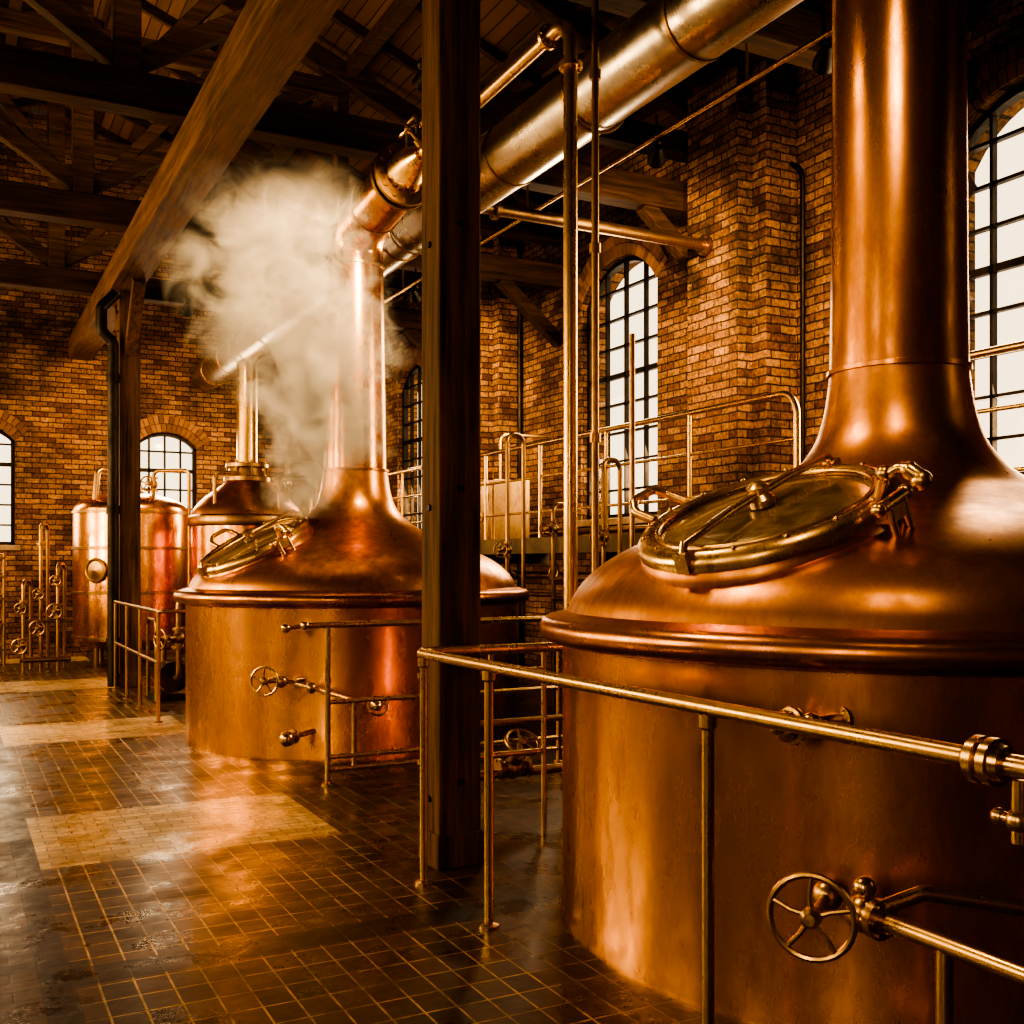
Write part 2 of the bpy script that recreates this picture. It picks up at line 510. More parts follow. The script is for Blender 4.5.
for ty in (2.85, 6.3, 9.75, 13.2, 16.65, -.6):
    r = root('roof_truss', (RIDGE_X, ty, 5.5))
    g = G()
    g.box2((XL, ty - .12, 5.52), (XR, ty + .12, 5.84))
    g.box2((4.4, ty - .1, 6.15), (XR, ty + .1, 6.42)); g.box2((XL, ty - .1, 6.15), (-1.7, ty + .1, 6.42))
    g.box2((-1.7, ty - .08, 7.55), (4.4, ty + .08, 7.78))
    g.make('tie_beam', wood_x, r, smooth=False, bevel=0.012)
    g = G()
    for sx in (1, -1):
        xe = RIDGE_X + sx * 6.35
        g.beam((xe, ty, 6.6), (RIDGE_X, ty, 9.15), 0.2, 0.26)
        g.beam((RIDGE_X, ty, 5.9), (RIDGE_X + sx * 3.1, ty, 7.85), 0.15, 0.17)
        g.beam((RIDGE_X + sx * 3.1, ty, 5.8), (RIDGE_X + sx * 4.9, ty, 7.15), 0.14, 0.15)
        g.beam((RIDGE_X + sx * 5.4, ty, 5.55), (xe, ty, 4.75), 0.15, 0.17)
        g.beam((RIDGE_X + sx * .2, ty, 6.0), (RIDGE_X + sx * 1.5, ty, 7.6), 0.12, 0.13)
    g.make('rafters_and_struts', wood_x, r, smooth=False, bevel=0.01)
    g = G()
    g.box2((RIDGE_X - .11, ty - .11, 5.8), (RIDGE_X + .11, ty + .11, 9.2))
    for sx in (1, -1):
        xx = RIDGE_X + sx * 3.1
        g.box2((xx - .08, ty - .08, 5.8), (xx + .08, ty + .08, 7.95))
    g.make('king_and_queen_posts', wood_x, r, smooth=False, bevel=0.01)
r = root('roof_purlins', (RIDGE_X, 8, 9))
g = G()
for sx in (1, -1):
    for k in (0.6, 1.9, 3.2, 4.5, 5.7):
        x = RIDGE_X + sx * k; z = RIDGE_Z - k * (RIDGE_Z - EAVE) / 6.77 - 0.22
        g.box2((x - .07, YB, z - .1), (x + .07, YF, z + .08))
g.make('purlins', wood_x, r, smooth=False)
g = G()
y = YB + .4
while y < YF:
    for sx in (1, -1):
        g.beam((RIDGE_X + sx * 6.7, y, EAVE - .03), (RIDGE_X, y, RIDGE_Z - .06), .08, .14)
    y += 1.15
g.make('common_rafters', wood_x, r, smooth=False)

# ------------------------------------------------------------------ kettles
def catmull(P, k=6):
    out = []
    for i in range(len(P) - 1):
        p0 = P[max(i - 1, 0)]; p1 = P[i]; p2 = P[i + 1]; p3 = P[min(i + 2, len(P) - 1)]
        for j in range(k):
            t = j / k
            out.append(tuple(0.5 * ((2 * p1[c]) + (-p0[c] + p2[c]) * t + (2 * p0[c] - 5 * p1[c] + 4 * p2[c] - p3[c]) * t * t + (-p0[c] + 3 * p1[c] - 3 * p2[c] + p3[c]) * t ** 3) for c in (0, 1)))
    out.append(P[-1]); return out
DOME = [(1.53, 1.38), (1.50, 1.45), (1.44, 1.53), (1.33, 1.62), (1.18, 1.70), (1.0, 1.775), (0.82, 1.84), (0.66, 1.91), (0.55, 1.97), (0.45, 2.055), (0.375, 2.16), (0.335, 2.28), (0.312, 2.42), (.305, 2.5)]

def wheel(g, c, n, R=0.12, spokes=5, rim=0.011):
    M = frame(c, n)
    g.torus(R, rim, M, 32, 8)
    g.lathe([(0, -.03), (.03, -.03), (.032, .02), (.018, .035), (0, .037)], 16, M)
    for k in range(spokes):
        a = 2 * math.pi * k / spokes + .3
        g.tube([(0.02 * math.cos(a), .02 * math.sin(a), 0), (R * .5 * math.cos(a + .08), R * .5 * math.sin(a + .08), .004), (R * math.cos(a), R * math.sin(a), 0)], [rim * .95, rim * .7, rim * .85], 8, M)

def flange(g, c, n, R, t=0.02, bolts=6):
    M = frame(c, n)
    g.lathe([(0, -t), (R, -t), (R, t), (0, t)], 28, M)
    for k in range(bolts):
        a = 2 * math.pi * k / bolts
        g.lathe([(0, -t * 1.9), (R * .11, -t * 1.9), (R * .11, t * 1.9), (0, t * 1.9)], 6, M @ Matrix.Translation((R * .8 * math.cos(a), R * .8 * math.sin(a), 0)))

def valve(g, c, axis, n, s=1.0, R=0.07):
    c = V(c); axis = V(axis).normalized(); n = V(n).normalized()
    g.ball(c, 0.045 * s, 14)
    for k in (-1, 1):
        flange(g, c + axis * k * .065 * s, axis, 0.045 * s, .008 * s, 4)
    g.cyl(c - axis * .065 * s, c + axis * .065 * s, .028 * s, 14)
    g.cyl(c, c + n * .15 * s, .014 * s, 10)
    g.cyl(c + n * .04 * s, c + n * .08 * s, .028 * s, 12)
    wheel(g, c + n * .15 * s, n, R * s, 5, .008 * s)

def hatch(parent, kc, rad, slope=0.40, rr=1.0, zc=1.80):
    d = V((rad[0], rad[1], 0)).normalized()
    n = (V((0, 0, 1)) + d * math.tan(slope)).normalized()
    e1 = V((0, 0, 1)).cross(d)
    if e1.y > 0: e1 = -e1               # toward the front of the hall
    c = V((kc[0], kc[1], 0)) + d * rr + V((0, 0, zc))
    M = frame(c, n, e1)
    up = 1 if (M.to_3x3() @ V((0, 1, 0))).z > 0 else -1
    g = G()
    g.lathe([(.56, -.26), (.535, -.08), (.525, -.04), (.50, -.02)], 64, M)
    g.make('hatch_collar', copper_dome, parent)
    g = G()
    g.lathe([(.425, .0), (.44, .015), (.455, .035), (.475, .042), (.50, .036), (.518, .016), (.53, .0), (.53, -.03), (.50, -.04)], 72, M)
    g.torus(.437, .011, M @ Matrix.Translation((0, 0, .03)), 64, 8)
    for k in range(16):
        a = 2 * math.pi * k / 16
        g.ball(M @ V((.492 * math.cos(a), .492 * math.sin(a), .038)), .011, 8)
    g.tube([M @ V((0, -.53, .02)), M @ V((0, -.50, .075)), M @ V((0, -.2, .09)), M @ V((0, .2, .09)), M @ V((0, .50, .075)), M @ V((0, .53, .02))], .018, 10)
    g.lathe([(0, .04), (.055, .04), (.06, .07), (.04, .09), (.045, .12), (.02, .14), (0, .142)], 24, M)
    for s in (-1, 1):
        g.box((0, s * .52, .01), (.06, .05, .08), M)
    hp = fillet([(-.50, -.10, .03), (-.60, -.10, .07), (-.64, -.05, .11), (-.64, .09, .11), (-.60, .13, .07), (-.50, .13, .03)], .05, 5)
    g.tube(hp, .02, 10, M)
    g.make('hatch_lid', brass, parent)
    g = G()
    g.lathe([(0, .035), (.2, .032), (.35, .022), (.435, .01)], 48, M)
    g.make('hatch_glass', glass_lid, parent)
    g = G()
    g.box((.545, 0, -.01), (.10, .13, .05), M)
    g.cyl(M @ V((.57, -.09, .03)), M @ V((.57, .09, .03)), .024, 14)
    for s in (-1, 1):
        g.ball(M @ V((.57, s * .095, .03)), .03)
        g.tube([M @ V((.59, s * .05, -.16)), M @ V((.58, s * .05, .03))], .018, 10)
    arm = fillet([(.50, up * .02, .03), (.55, up * .02, .12), (.62, up * .03, .15), (.68, up * .03, .10)], .04, 5)
    g.tube(arm, [.02] * (len(arm) - 3) + [.027, .034, .03], 12, M)
    g.ball(M @ V((.68, up * .03, .09)), .04)
    g.ball(M @ V((.55, up * .02, .13)), .03)
    g.make('hatch_hinge', brass, parent)

def kettle(name, cx, cy, rad, **kw):
    r = root(name, (cx, cy, 0))
    T = Matrix.Translation((cx, cy, 0))
    g = G()
    g.lathe([(1.0, 0.0), (1.56, 0.0), (1.56, .02), (1.55, .05), (1.55, 1.25)], 144, T)
    g.make('vessel_body', copper, r)
    g = G()
    prof = [(1.5, 1.235), (1.57, 1.24)] + [(1.60 + .06 * math.sin(math.pi * k / 10), 1.307 - .058 * math.cos(math.pi * k / 10)) for k in range(11)] + [(1.57, 1.375), (1.52, 1.385)]
    g.lathe(prof, 144, T)
    g.make('rim_band', copper_dark, r)
    g = G(); g.lathe(catmull(DOME, 6), 144, T); g.make('dome', copper_dome, r)
    g = G()
    g.lathe([(.302, 2.47), (.318, 2.475), (.318, 2.495), (.302, 2.50)], 64, T)
    g.make('neck_seam', copper_dark, r)
    hatch(r, (cx, cy), rad, **kw)
    return r, T

# near kettle
kA, TA = kettle('copper_brew_kettle', 3.88, 3.55, (-.98, -.21))
g = G(); g.lathe([(.305, 2.5), (.298, 3.0), (.292, 4.4), (.29, 8.2)], 64, TA); g.make('flue', copper, kA)
g = G()
g.tube([(2.66, 2.66, 1.08), (2.38, 2.63, 1.08)], .022, 12)
flange(g, (2.63, 2.655, 1.08), (-1, -.1, 0), .05, .008)
g.ball((2.49, 2.64, 1.08), .035)
g.ball((2.37, 2.63, 1.08), .052, sc=(.6, 1, 1)); g.ball((2.34, 2.63, 1.08), .028)
g.torus(.05, .014, frame((2.40, 2.63, 1.08), (-1, 0, 0)), 20, 8)
g.make('side_tap', brass, kA)
g = G()
nrm = V((-.82, -.57, 0))
wc = V((2.33, 2.47, .52))
wheel(g, wc, nrm, .128, 5, .011)
g.tube([wc, wc - nrm * .42], .016, 10)
g.ball(wc - nrm * .25, .05); flange(g, wc - nrm * .38, nrm, .075, .012)
g.make('drain_handwheel', brass, kA)
# middle kettle
kB, TB = kettle('copper_brew_kettle', 3.42, 9.72, (-.98, -.21), slope=.50, rr=1.06, zc=1.78)
g = G()
pth = fillet([(3.42, 9.72, 2.48), (3.42, 9.72, 4.78), (3.42, 8.55, 4.9)], .30, 5)
g.tube(pth, [.295, .262] + [.255] * (len(pth) - 4) + [.235, .21], 48)
g.make('flue', copper, kB)
g = G()
for z in (4.42, 2.95):
    g.lathe([(.255, z - .012), (.275, z - .012), (.275, z + .012), (.255, z + .012)], 48, Matrix.Translation((3.42, 9.72, 0)))
flange(g, (3.42, 9.2, 4.84), (0, -1, .09), .245, .012, 12)
flange(g, (3.42, 8.57, 4.9), (0, -1, .09), .27, .018, 12); flange(g, (3.42, 8.48, 4.91), (0, -1, .09), .27, .018, 12)
g.make('flue_flanges', brass_dark, kB)
kV = root('vapour_return_pipe', (3.42, 5.73, 0))
g = G()
g.tube([(3.42, 8.5, 4.92), (3.42, 8.25, 4.95), (3.42, 8.1, 4.96)], [.19, .13, .065], 24)
pp = fillet([(3.42, 8.2, 4.96), (3.42, 5.73, 5.0), (3.42, 5.73, .02)], .16, 8)
g.tube(pp, .045, 18)
flange(g, (3.42, 6.0, 5.0), (0, 1, 0), .08, .014); flange(g, (3.42, 5.73, 4.7), (0, 0, 1), .075, .014)
g.tube(fillet([(3.42, 8.42, 5.1), (3.42, 8.42, 5.32), (3.42, 8.2, 5.32), (3.42, 8.2, 5.0)], .07, 5), .018, 10)
valve(g, (3.42, 8.02, 4.96), (0, 1, 0), (-.7, 0, .7), 1.4)
g.make('pipe', brass, kV)
g = G()
wheel(g, (2.16, 8.25, .69), (-.64, -.77, 0), .11, 5, .010)
g.tube(fillet([(2.16, 8.25, .69), (2.36, 8.42, .67), (2.55, 8.1, .62), (2.62, 7.52, .60)], .06, 5), .02, 10)
g.ball((2.32, 8.35, .67), .05); g.ball((2.5, 8.15, .63), .045)
g.tube([(2.45, 8.42, .67), (2.62, 8.5, .67)], .022, 10)
g.tube([(2.28, 8.1, .25), (2.7, 8.5, .25)], .022, 10); g.ball((2.3, 8.12, .25), .06); flange(g, (2.36, 8.18, .25), (-.7, -.7, 0), .06, .01)
g.tube([(2.30, 8.2, 1.1), (2.62, 8.5, 1.1)], .018, 10); g.ball((2.32, 8.22, 1.1), .04)
g.ball((2.95, 7.9, .5), .05); g.tube([(2.95, 7.85, .5), (3.1, 8.3, .5)], .022, 10); wheel(g, (2.93, 7.82, .5), (-.4, -.9, 0), .07, 4)
g.make('valves', brass, kB)

# distant kettle with flue to the duct
cx, cy = 4.15, 16.9
r = root('copper_mash_tun', (cx, cy, 0)); T = Matrix.Translation((cx, cy, 0))
g = G(); g.lathe([(.6, 0), (.84, 0), (.84, 2.25)], 72, T); g.make('vessel_body', copper, r)
g = G()
g.lathe([(.84, 2.18), (.9, 2.2), (.92, 2.26), (.9, 2.33), (.85, 2.36)], 72, T)
for z in (.8, 1.5): g.lathe([(.84, z - .03), (.86, z - .03), (.86, z + .03), (.84, z + .03)], 72, T)
g.lathe([(.3, 2.88), (.36, 2.9), (.36, 2.96), (.3, 2.98), (.28, 3.1), (.33, 3.12), (.33, 3.17), (.2, 3.2)], 40, T)
for k in range(8):
    a = k * math.pi / 4
    g.cyl((cx + .31 * math.cos(a), cy + .31 * math.sin(a), 2.9), (cx + .31 * math.cos(a), cy + .31 * math.sin(a), 3.22), .02, 8)
g.make('bands_and_collar', brass_dark, r)
g = G(); g.lathe(catmull([(.86, 2.34), (.8, 2.48), (.65, 2.64), (.5, 2.75), (.4, 2.83), (.32, 2.9)], 4), 72, T); g.make('dome', copper_dome, r)
g = G(); g.lathe([(.165, 3.1), (.16, 3.3), (.16, 4.76)], 32, T); g.make('flue', brass, r)
g = G()
g.tube(fillet([(cx - .6, cy - .45, 2.45), (cx - .6, cy - .45, 3.0), (cx - .2, cy - .3, 3.0)], .1, 5), .03, 10)
g.tube(fillet([(cx + .5, cy - .5, 2.5), (cx + .5, cy - .5, 3.2), (cx + 1.1, cy - .5, 3.2), (cx + 1.1, cy - .5, 0.02)], .1, 5), .035, 10)
valve(g, (cx + .5, cy - .5, 2.85), (0, 0, 1), (-.5, -.8, 0), 1.6)
g.tube(fillet([(cx + .3, cy - .75, 2.4), (cx + .3, cy - .75, 2.95), (cx + .85, cy - .9, 2.95), (cx + .85, cy - .9, 0.02)], .1, 5), .025, 10)
for dx_ in (1.3, 1.5):
    g.tube(fillet([(cx + dx_, cy - .3, .02), (cx + dx_, cy - .3, 3.0 + dx_ * .2), (cx + dx_ + .5, cy + .2, 3.0 + dx_ * .2)], .1, 5), .035, 10)
    valve(g, (cx + dx_, cy - .3, 2.6), (0, 0, 1), (-.5, -.8, 0), 1.6)
g.make('pipes', brass_dark, r)

# cylindrical tank beyond the second post
cx, cy = 2.6, 18.25
r = root('copper_fermenter_tank', (cx, cy, 0)); T = Matrix.Translation((cx, cy, 0))
g = G(); g.lathe([(.3, .22), (.8, .3), (.88, .4), (.88, 2.45)] + [(.88 * math.cos(a), 2.45 + .3 * math.sin(a)) for a in [k * math.pi / 20 for k in range(1, 10)]] + [(0, 2.75)], 72, T)
g.make('vessel_body', copper, r)
g = G()
for z in (.45, 1.15, 1.85, 2.42): g.lathe([(.88, z - .025), (.9, z - .02), (.9, z + .02), (.88, z + .025)], 72, T)
for k in range(4):
    a = k * math.pi / 2 + .6
    g.cyl((cx + .7 * math.cos(a), cy + .7 * math.sin(a), 0), (cx + .7 * math.cos(a), cy + .7 * math.sin(a), .4), .045, 12)
M = frame((cx - .62, cy - .66, 1.5), (-.7, -.72, 0)); g.torus(.17, .025, M, 32, 8); g.lathe([(0, .03), (.15, .0), (.17, -.03)], 24, M)
g.torus(.2, .02, Matrix.Translation((cx, cy, 2.76)), 28, 8)
g.lathe([(.2, 2.72), (.18, 2.83), (.08, 2.88), (0, 2.89)], 28, T)
g.tube(fillet([(cx - .25, cy - .3, 2.65), (cx - .25, cy - .3, 3.05), (cx - .55, cy - .4, 3.1), (cx - .6, cy - .45, 2.6)], .1, 6), .045, 12)
g.tube(fillet([(cx + .3, cy - .3, 2.6), (cx + .3, cy - .3, 3.1), (cx + .78, cy - .72, 3.1), (cx + .78, cy - .72, 0.02)], .1, 6), .03, 12)
valve(g, (cx + .3, cy - .3, 2.88), (0, 0, 1), (-.5, -.8, 0), 1.6)
g.make('fittings', brass_dark, r)

# pipe manifold beside the tank
r = root('valve_manifold', (1.3, 17.6, 0))
g = G()
for i, (x, h) in enumerate(((0.95, 1.35), (1.2, 2.2), (1.42, 1.6))):
    yy = 17.3 + .18 * (i % 2)
    g.tube(fillet([(x, yy, 0.0), (x, yy, h), (x + .12, yy + .3, h), (x + .12, yy + .3, 0.02)], .1, 5), .028, 10)
    valve(g, (x, yy, .4 + .25 * i), (0, 0, 1), (-.3, -1, 0), 1.5)
    valve(g, (x, yy, .95 + .2 * i), (0, 0, 1), (-.3, -1, 0), 1.1)
    flange(g, (x, yy, h - .3), (0, 0, 1), .06, .015, 4)
g.tube([(.9, 17.3, .18), (1.6, 17.3, .18)], .04, 12); g.tube([(.9, 17.35, .75), (1.6, 17.35, .75)], .025, 12)
g.make('pipework', brass_dark, r)

# pump station between the second post and the middle kettle
r = root('wort_pump', (2.4, 13.0, 0))
g = G()
g.box2((2.1, 12.9, 0), (2.55, 13.6, .08))
g.cyl((2.32, 12.95, .28), (2.32, 13.5, .28), .14, 24)
flange(g, (2.32, 12.95, .28), (0, 1, 0), .18, .02)
g.make('pump_body', iron, r)
g = G()
g.tube(fillet([(2.32, 12.85, .28), (2.32, 12.65, .28), (2.32, 12.65, 1.2), (2.8, 12.65, 1.2), (2.8, 12.65, .02)], .08, 5), .032, 12)
valve(g, (2.32, 12.65, .75), (0, 0, 1), (-.9, -.4, 0), 1.6)
valve(g, (2.8, 12.65, .7), (0, 0, 1), (-.9, -.4, 0), 1.6)
g.tube(fillet([(2.1, 12.8, .02), (2.1, 12.8, .95), (2.1, 13.4, .95), (2.1, 13.4, .02)], .08, 5), .022, 12)
g.make('pipes', brass_dark, r)

r = root('steel_rack', (.45, 18.9, 0))
g = G()
for x in (.05, .75):
    for y in (18.7, 19.2): g.cyl((x, y, 0), (x, y, 1.75), .025, 10)
for z in (.25, .65, 1.05, 1.4, 1.7):
    g.box2((.02, 18.67, z - .02), (.78, 19.23, z + .02))
    for k in range(4): g.cyl((.05, 18.7 + k * .16, z + .05), (.75, 18.7 + k * .16, z + .05), .015, 8)
g.make('frame', brass_dark, r)

# ------------------------------------------------------------------ railings
def foot(g, x, y, r=.045): g.lathe([(0, 0), (r, 0), (r, .012), (.02, .02)], 20, Matrix.Translation((x, y, 0)))
r = root('brass_guard_rail', (2.12, 3.4, 0))
g = G()
rail = fillet([(3.15, 5.02, 1.15), (2.10, 5.06, 1.15), (2.10, .6, 1.15)], .10, 8)
g.tube(rail, .026, 18)
M = frame((2.10, 1.66, 1.15), (0, 1, 0))
g.lathe([(.026, -.05), (.040, -.05), (.045, -.03), (.056, -.03), (.056, -.008), (.045, -.008), (.045, .008), (.056, .008), (.056, .03), (.038, .035), (.026, .06)], 28, M)
g.cyl((2.10, 1.58, .98), (2.10, 1.58, 1.12), .016, 12); g.ball((2.10, 1.58, 1.03), .028); g.tube([(2.10, 1.62, 1.03), (2.10, 1.34, 1.03)], .014, 12); g.ball((2.10, 1.63, 1.03), .020)
g.make('top_rail', brass, r)
g = G()
for x, y in ((2.10, 4.95), (2.10, 4.22), (2.10, 2.68), (2.10, 1.50), (3.02, 5.03)):
    g.cyl((x, y, 0), (x, y, 1.13), .02, 14); foot(g, x, y)
    g.lathe([(.02, 1.08), (.03, 1.09), (.03, 1.13)], 14, Matrix.Translation((x, y, 0)))
g.tube([(2.3, 5.5, .98), (3.1, 5.5, .98)], .016, 10); g.tube([(2.3, 5.5, .5), (3.1, 5.5, .5)], .016, 10)
for x in (2.75, 3.1): g.cyl((x, 5.5, 0), (x, 5.5, 1.1), .016, 10)
g.make('stanchions', brass, r)

r = root('drain_pipework', (2.5, 2.2, 0))
g = G()
g.tube(fillet([(2.50, 2.42, .52), (2.50, .7, .52)], .1), .028, 14)
g.tube(fillet([(2.50, 2.38, .54), (2.62, 2.30, .60), (2.9, 2.1, .56)], .06, 6), .024, 14)
flange(g, (2.50, 2.36, .52), (0, 1, 0), .062, .014)
g.ball((2.50, 2.42, .52), .06); g.ball((2.50, 2.42, .60), .035)
g.cyl((2.50, 2.12, 0), (2.50, 2.12, .52), .024, 12)
g.tube([(2.36, 2.15, .12), (2.62, 2.2, .12)], .03, 12); valve(g, (2.42, 2.16, .14), (1, .2, 0), (-.6, -.8, 0), 1.1)
g.make('pipes', brass, r)

r = root('brass_guard_rail', (3.3, 7.48, 0))
g = G()
g.tube(fillet([(2.25, 7.48, 1.16), (4.6, 7.48, 1.16)], .1), .024, 14)
for z in (.60, .20, .11): g.tube([(2.42, 7.48, z), (4.6, 7.48, z)], .019, 12)
for x in (2.42, 2.62, 3.4, 4.35):
    if x == 2.62: g.cyl((x, 7.48, .11), (x, 7.48, .6), .018, 12)
    else: g.cyl((x, 7.48, 0), (x, 7.48, 1.16), .021, 12); foot(g, x, 7.48)
g.ball((2.25, 7.48, 1.16), .032)
g.make('rails', brass, r)

r = root('brass_guard_rail', (1.9, 12.2, 0))
g = G()
g.tube(fillet([(2.2, 11.2, 1.12), (1.86, 11.2, 1.12), (1.86, 12.6, 1.12), (1.86, 14.4, 1.12)], .08, 6), .022, 12)
g.tube([(1.86, 11.2, .6), (1.86, 14.4, .6)], .018, 10)
for y in (11.22, 12.4, 13.4, 14.4): g.cyl((1.86, y, 0), (1.86, y, 1.12), .02, 12); foot(g, 1.86, y)
g.make('rails', brass_dark, r)

# mezzanine walkway along right wall
r = root('mezzanine_walkway', (6.7, 11, 1.85))
g = G(); g.box2((5.95, 2.5, 1.76), (7.1, 19.6, 1.86)); g.make('deck', concrete, r, smooth=False, bevel=.01)
g = G()
g.box2((5.9, 2.5, 1.72), (5.98, 19.6, 1.9))
for y in (3.5, 6.5, 9.5, 12.5, 15.5, 18.5):
    g.box2((5.95, y - .06, 0), (6.07, y + .06, 1.76)); g.box2((5.95, y - .05, 1.6), (7.1, y + .05, 1.76))
g.make('steel_frame', concrete, r, smooth=False)
g = G()
for (a, b) in ((6.5, 19.5), (2.6, 5.9)):
    g.tube(fillet([(5.98, a, 1.88), (5.98, a, 2.98), (5.98, b, 2.98), (5.98, b, 1.88)], .18, 8), .028, 12)
    for z in (2.2, 2.6): g.tube([(5.98, a, z), (5.98, b, z)], .016, 10)
    y = a + 1.4
    while y < b - .2:
        g.cyl((5.98, y, 1.88), (5.98, y, 2.98), .022, 10); y += 1.4
g.make('handrail', brass, r)
r = root('grant_trough', (5.2, 12.0, 0))
g = G(); g.box2((4.9, 10.8, .5), (5.6, 13.6, 1.35)); g.make('trough_body', copper_dark, r, smooth=False, bevel=.03)
g = G()
for y in (10.95, 13.45):
    for x in (5.0, 5.5): g.cyl((x, y, 0), (x, y, .5), .03, 10)
g.box2((4.86, 10.76, 1.33), (5.64, 13.64, 1.39))
g.tube(fillet([(4.95, 10.9, 1.4), (4.95, 10.9, 1.9), (4.95, 13.2, 1.9), (4.95, 13.2, 1.4)], .1, 5), .025, 10)
for y in (11.2, 11.8, 12.4): valve(g, (4.88, y, 1.15), (0, 1, 0), (-1, 0, 0), 1.0)
g.make('legs_and_pipes', brass_dark, r)
r = root('standpipe_cluster', (5.4, 8.6, 0))
g = G()
for i, (x, y, h) in enumerate(((5.3, 10.2, 3.0), (5.5, 8.6, 2.6), (5.35, 9.3, 2.2))):
    g.tube(fillet([(x, y, .02), (x, y, h), (x + .25, y + .1, h), (x + .25, y + .1, 1.0)], .1, 5), .024, 10)
    valve(g, (x, y, 1.75 + .1 * i), (0, 0, 1), (-.8, -.6, 0), 1.1)
g.tube([(5.35, 9.3, 1.45), (5.5, 8.6, 1.45)], .02, 10); g.tube([(5.35, 9.3, 1.25), (5.5, 8.6, 1.25)], .02, 10)
g.make('pipes', brass_dark, r)
r = root('control_cabinet', (6.8, 12.4, 1.87))
g = G(); g.box2((6.5, 12.9, 1.865), (7.05, 13.6, 2.75)); g.box2((6.48, 12.93, 1.92), (6.5, 13.57, 2.7)); g.make('housing', brass_dark, r, smooth=False, bevel=.015)
g = G()
for y, z in ((13.1, 2.5), (13.4, 2.5), (13.25, 2.25)):
    M = frame((6.475, y, z), (-1, 0, 0)); g.torus(.06, .01, M, 20, 6); g.lathe([(0, .0), (.055, .0)], 20, M)
g.tube(fillet([(6.75, 13.2, 2.75), (6.75, 13.2, 3.4), (7.65, 13.2, 3.4)], .1, 5), .02, 8)
g.make('gauges', brass, r)
r = root('wall_pipe_run', (7.5, 12, 2.3))
g = G()
for z, rr_ in ((2.05, .035), (1.45, .05), (1.2, .035)):
    g.tube([(7.58 if z > 1.8 else 6.9, 9.6, z), (7.58 if z > 1.8 else 6.9, 14.4, z)], rr_, 12)
for y in (10.2, 11.6, 13.0): valve(g, (6.9, y, 1.45), (0, 1, 0), (-1, 0, .2), 1.5)
g.make('pipes', brass_dark, r)

# ------------------------------------------------------------------ overhead duct, pipes
DX, DZ = 4.15, 5.02
r = root('ventilation_duct', (DX, 8, DZ))
g = G(); g.tube([(DX, y, DZ) for y in (-3.9, 4, 12, 19.95)], .26, 48); g.make('duct_tube', steel, r)
g = G()
y = 0.4
while y < 19.5:
    g.lathe([(.26, -.015), (.27, -.015), (.27, .015), (.26, .015)], 48, frame((DX, y, DZ), (0, 1, 0))); y += 1.25
for y in (2.85, 6.3, 9.75, 13.2, 16.65):
    g.torus(.28, .012, frame((DX, y + .3, DZ), (0, 1, 0)), 40, 6)
    g.cyl((DX, y + .3, DZ + .27), (DX, y + .3, 6.0), .01, 8)
    g.beam((DX, y, 6.0), (DX, y + .35, 6.0), .05, .04)
g.make('duct_bands', brass_dark, r)

r = root('overhead_conduit', (5.3, 9, 5.2))
g = G(); g.tube([(5.3, -3.9, 5.22), (5.3, 19.9, 5.22)], .02, 10)
for y in (2.85, 6.3, 9.75, 13.2, 16.65): g.cyl((5.3, y, 5.22), (5.3, y, 5.51), .012, 8)
g.make('conduit', brass, r)
r = root('cross_pipe', (5.8, 9.1, 5.0))
g = G(); g.tube([(4.45, 9.1, 4.98), (7.11, 9.1, 4.98)], .06, 16); flange(g, (4.6, 9.1, 4.98), (1, 0, 0), .1, .02); flange(g, (7.08, 9.1, 4.98), (1, 0, 0), .11, .02)
g.make('pipe', brass_dark, r)
r = root('vertical_service_pipes', (3.62, 5.75, 0))
g = G(); g.cyl((3.62, 5.76, 0), (3.62, 5.76, 8.3), .024, 12); g.cyl((4.2, 6.2, 0), (4.2, 6.2, 3.2), .02, 12)
g.tube(fillet([(3.62, 5.76, 1.4), (4.2, 6.2, 1.4)], .1), .02, 10)
for z in (1.0, 2.4, 3.6, 4.7): g.lathe([(.024, z - .03), (.037, z - .03), (.037, z + .03), (.024, z + .03)], 12, Matrix.Translation((3.62, 5.76, 0)))
g.make('pipes', brass_dark, r)
r = root('wall_downpipe', (7.6, 9.8, 0))
g = G(); g.tube(fillet([(7.62, 9.85, .02), (7.62, 9.85, 6.6)], .1), .03, 10)
g.make('pipe', iron, r)
r = root('wall_downpipe', (7.6, 8.3, 0))
g = G(); g.tube(fillet([(7.64, 8.22, .02), (7.64, 8.22, 5.6), (7.64, 9.0, 6.1)], .2, 6), .025, 10); g.make('pipe', iron, r)
r = root('wall_downpipe', (7.6, 14.2, 0))
g = G(); g.tube([(7.64, 14.3, .02), (7.64, 14.3, 6.6)], .035, 10); g.make('pipe', iron, r)
r = root('iron_drainpipe', (1.83, 14.65, 0))
g = G(); g.tube(fillet([(1.86, 14.62, .02), (1.86, 14.62, 4.45), (1.72, 14.62, 4.6), (1.72, 14.62, 4.9), (1.9, 14.62, 5.1)], .1, 6), .07, 18)
for z in (.6, 2.3, 4.0): g.lathe([(.07, z - .05), (.085, z - .05), (.085, z + .05), (.07, z + .05)], 18, Matrix.Translation((1.86, 14.62, 0)))
g.make('pipe', iron, r)

r = root('floor_pipe_run', (4, 6.4, .3))
g = G()
g.tube(fillet([(2.75, 5.9, .30), (4.9, 5.9, .30), (4.9, 8.0, .30)], .1, 5), .03, 12)
valve(g, (3.1, 5.9, .33), (1, 0, 0), (0, -.6, .8), 1.5)
for x in (2.8, 4.3): g.cyl((x, 5.9, 0), (x, 5.9, .3), .02, 10)
g.tube([(2.75, 5.9, .62), (4.9, 5.9, .62)], .02, 12)
for x in (2.8, 4.3): g.cyl((x, 5.9, .3), (x, 5.9, .62), .016, 10)
g.make('pipes', brass_dark, r)

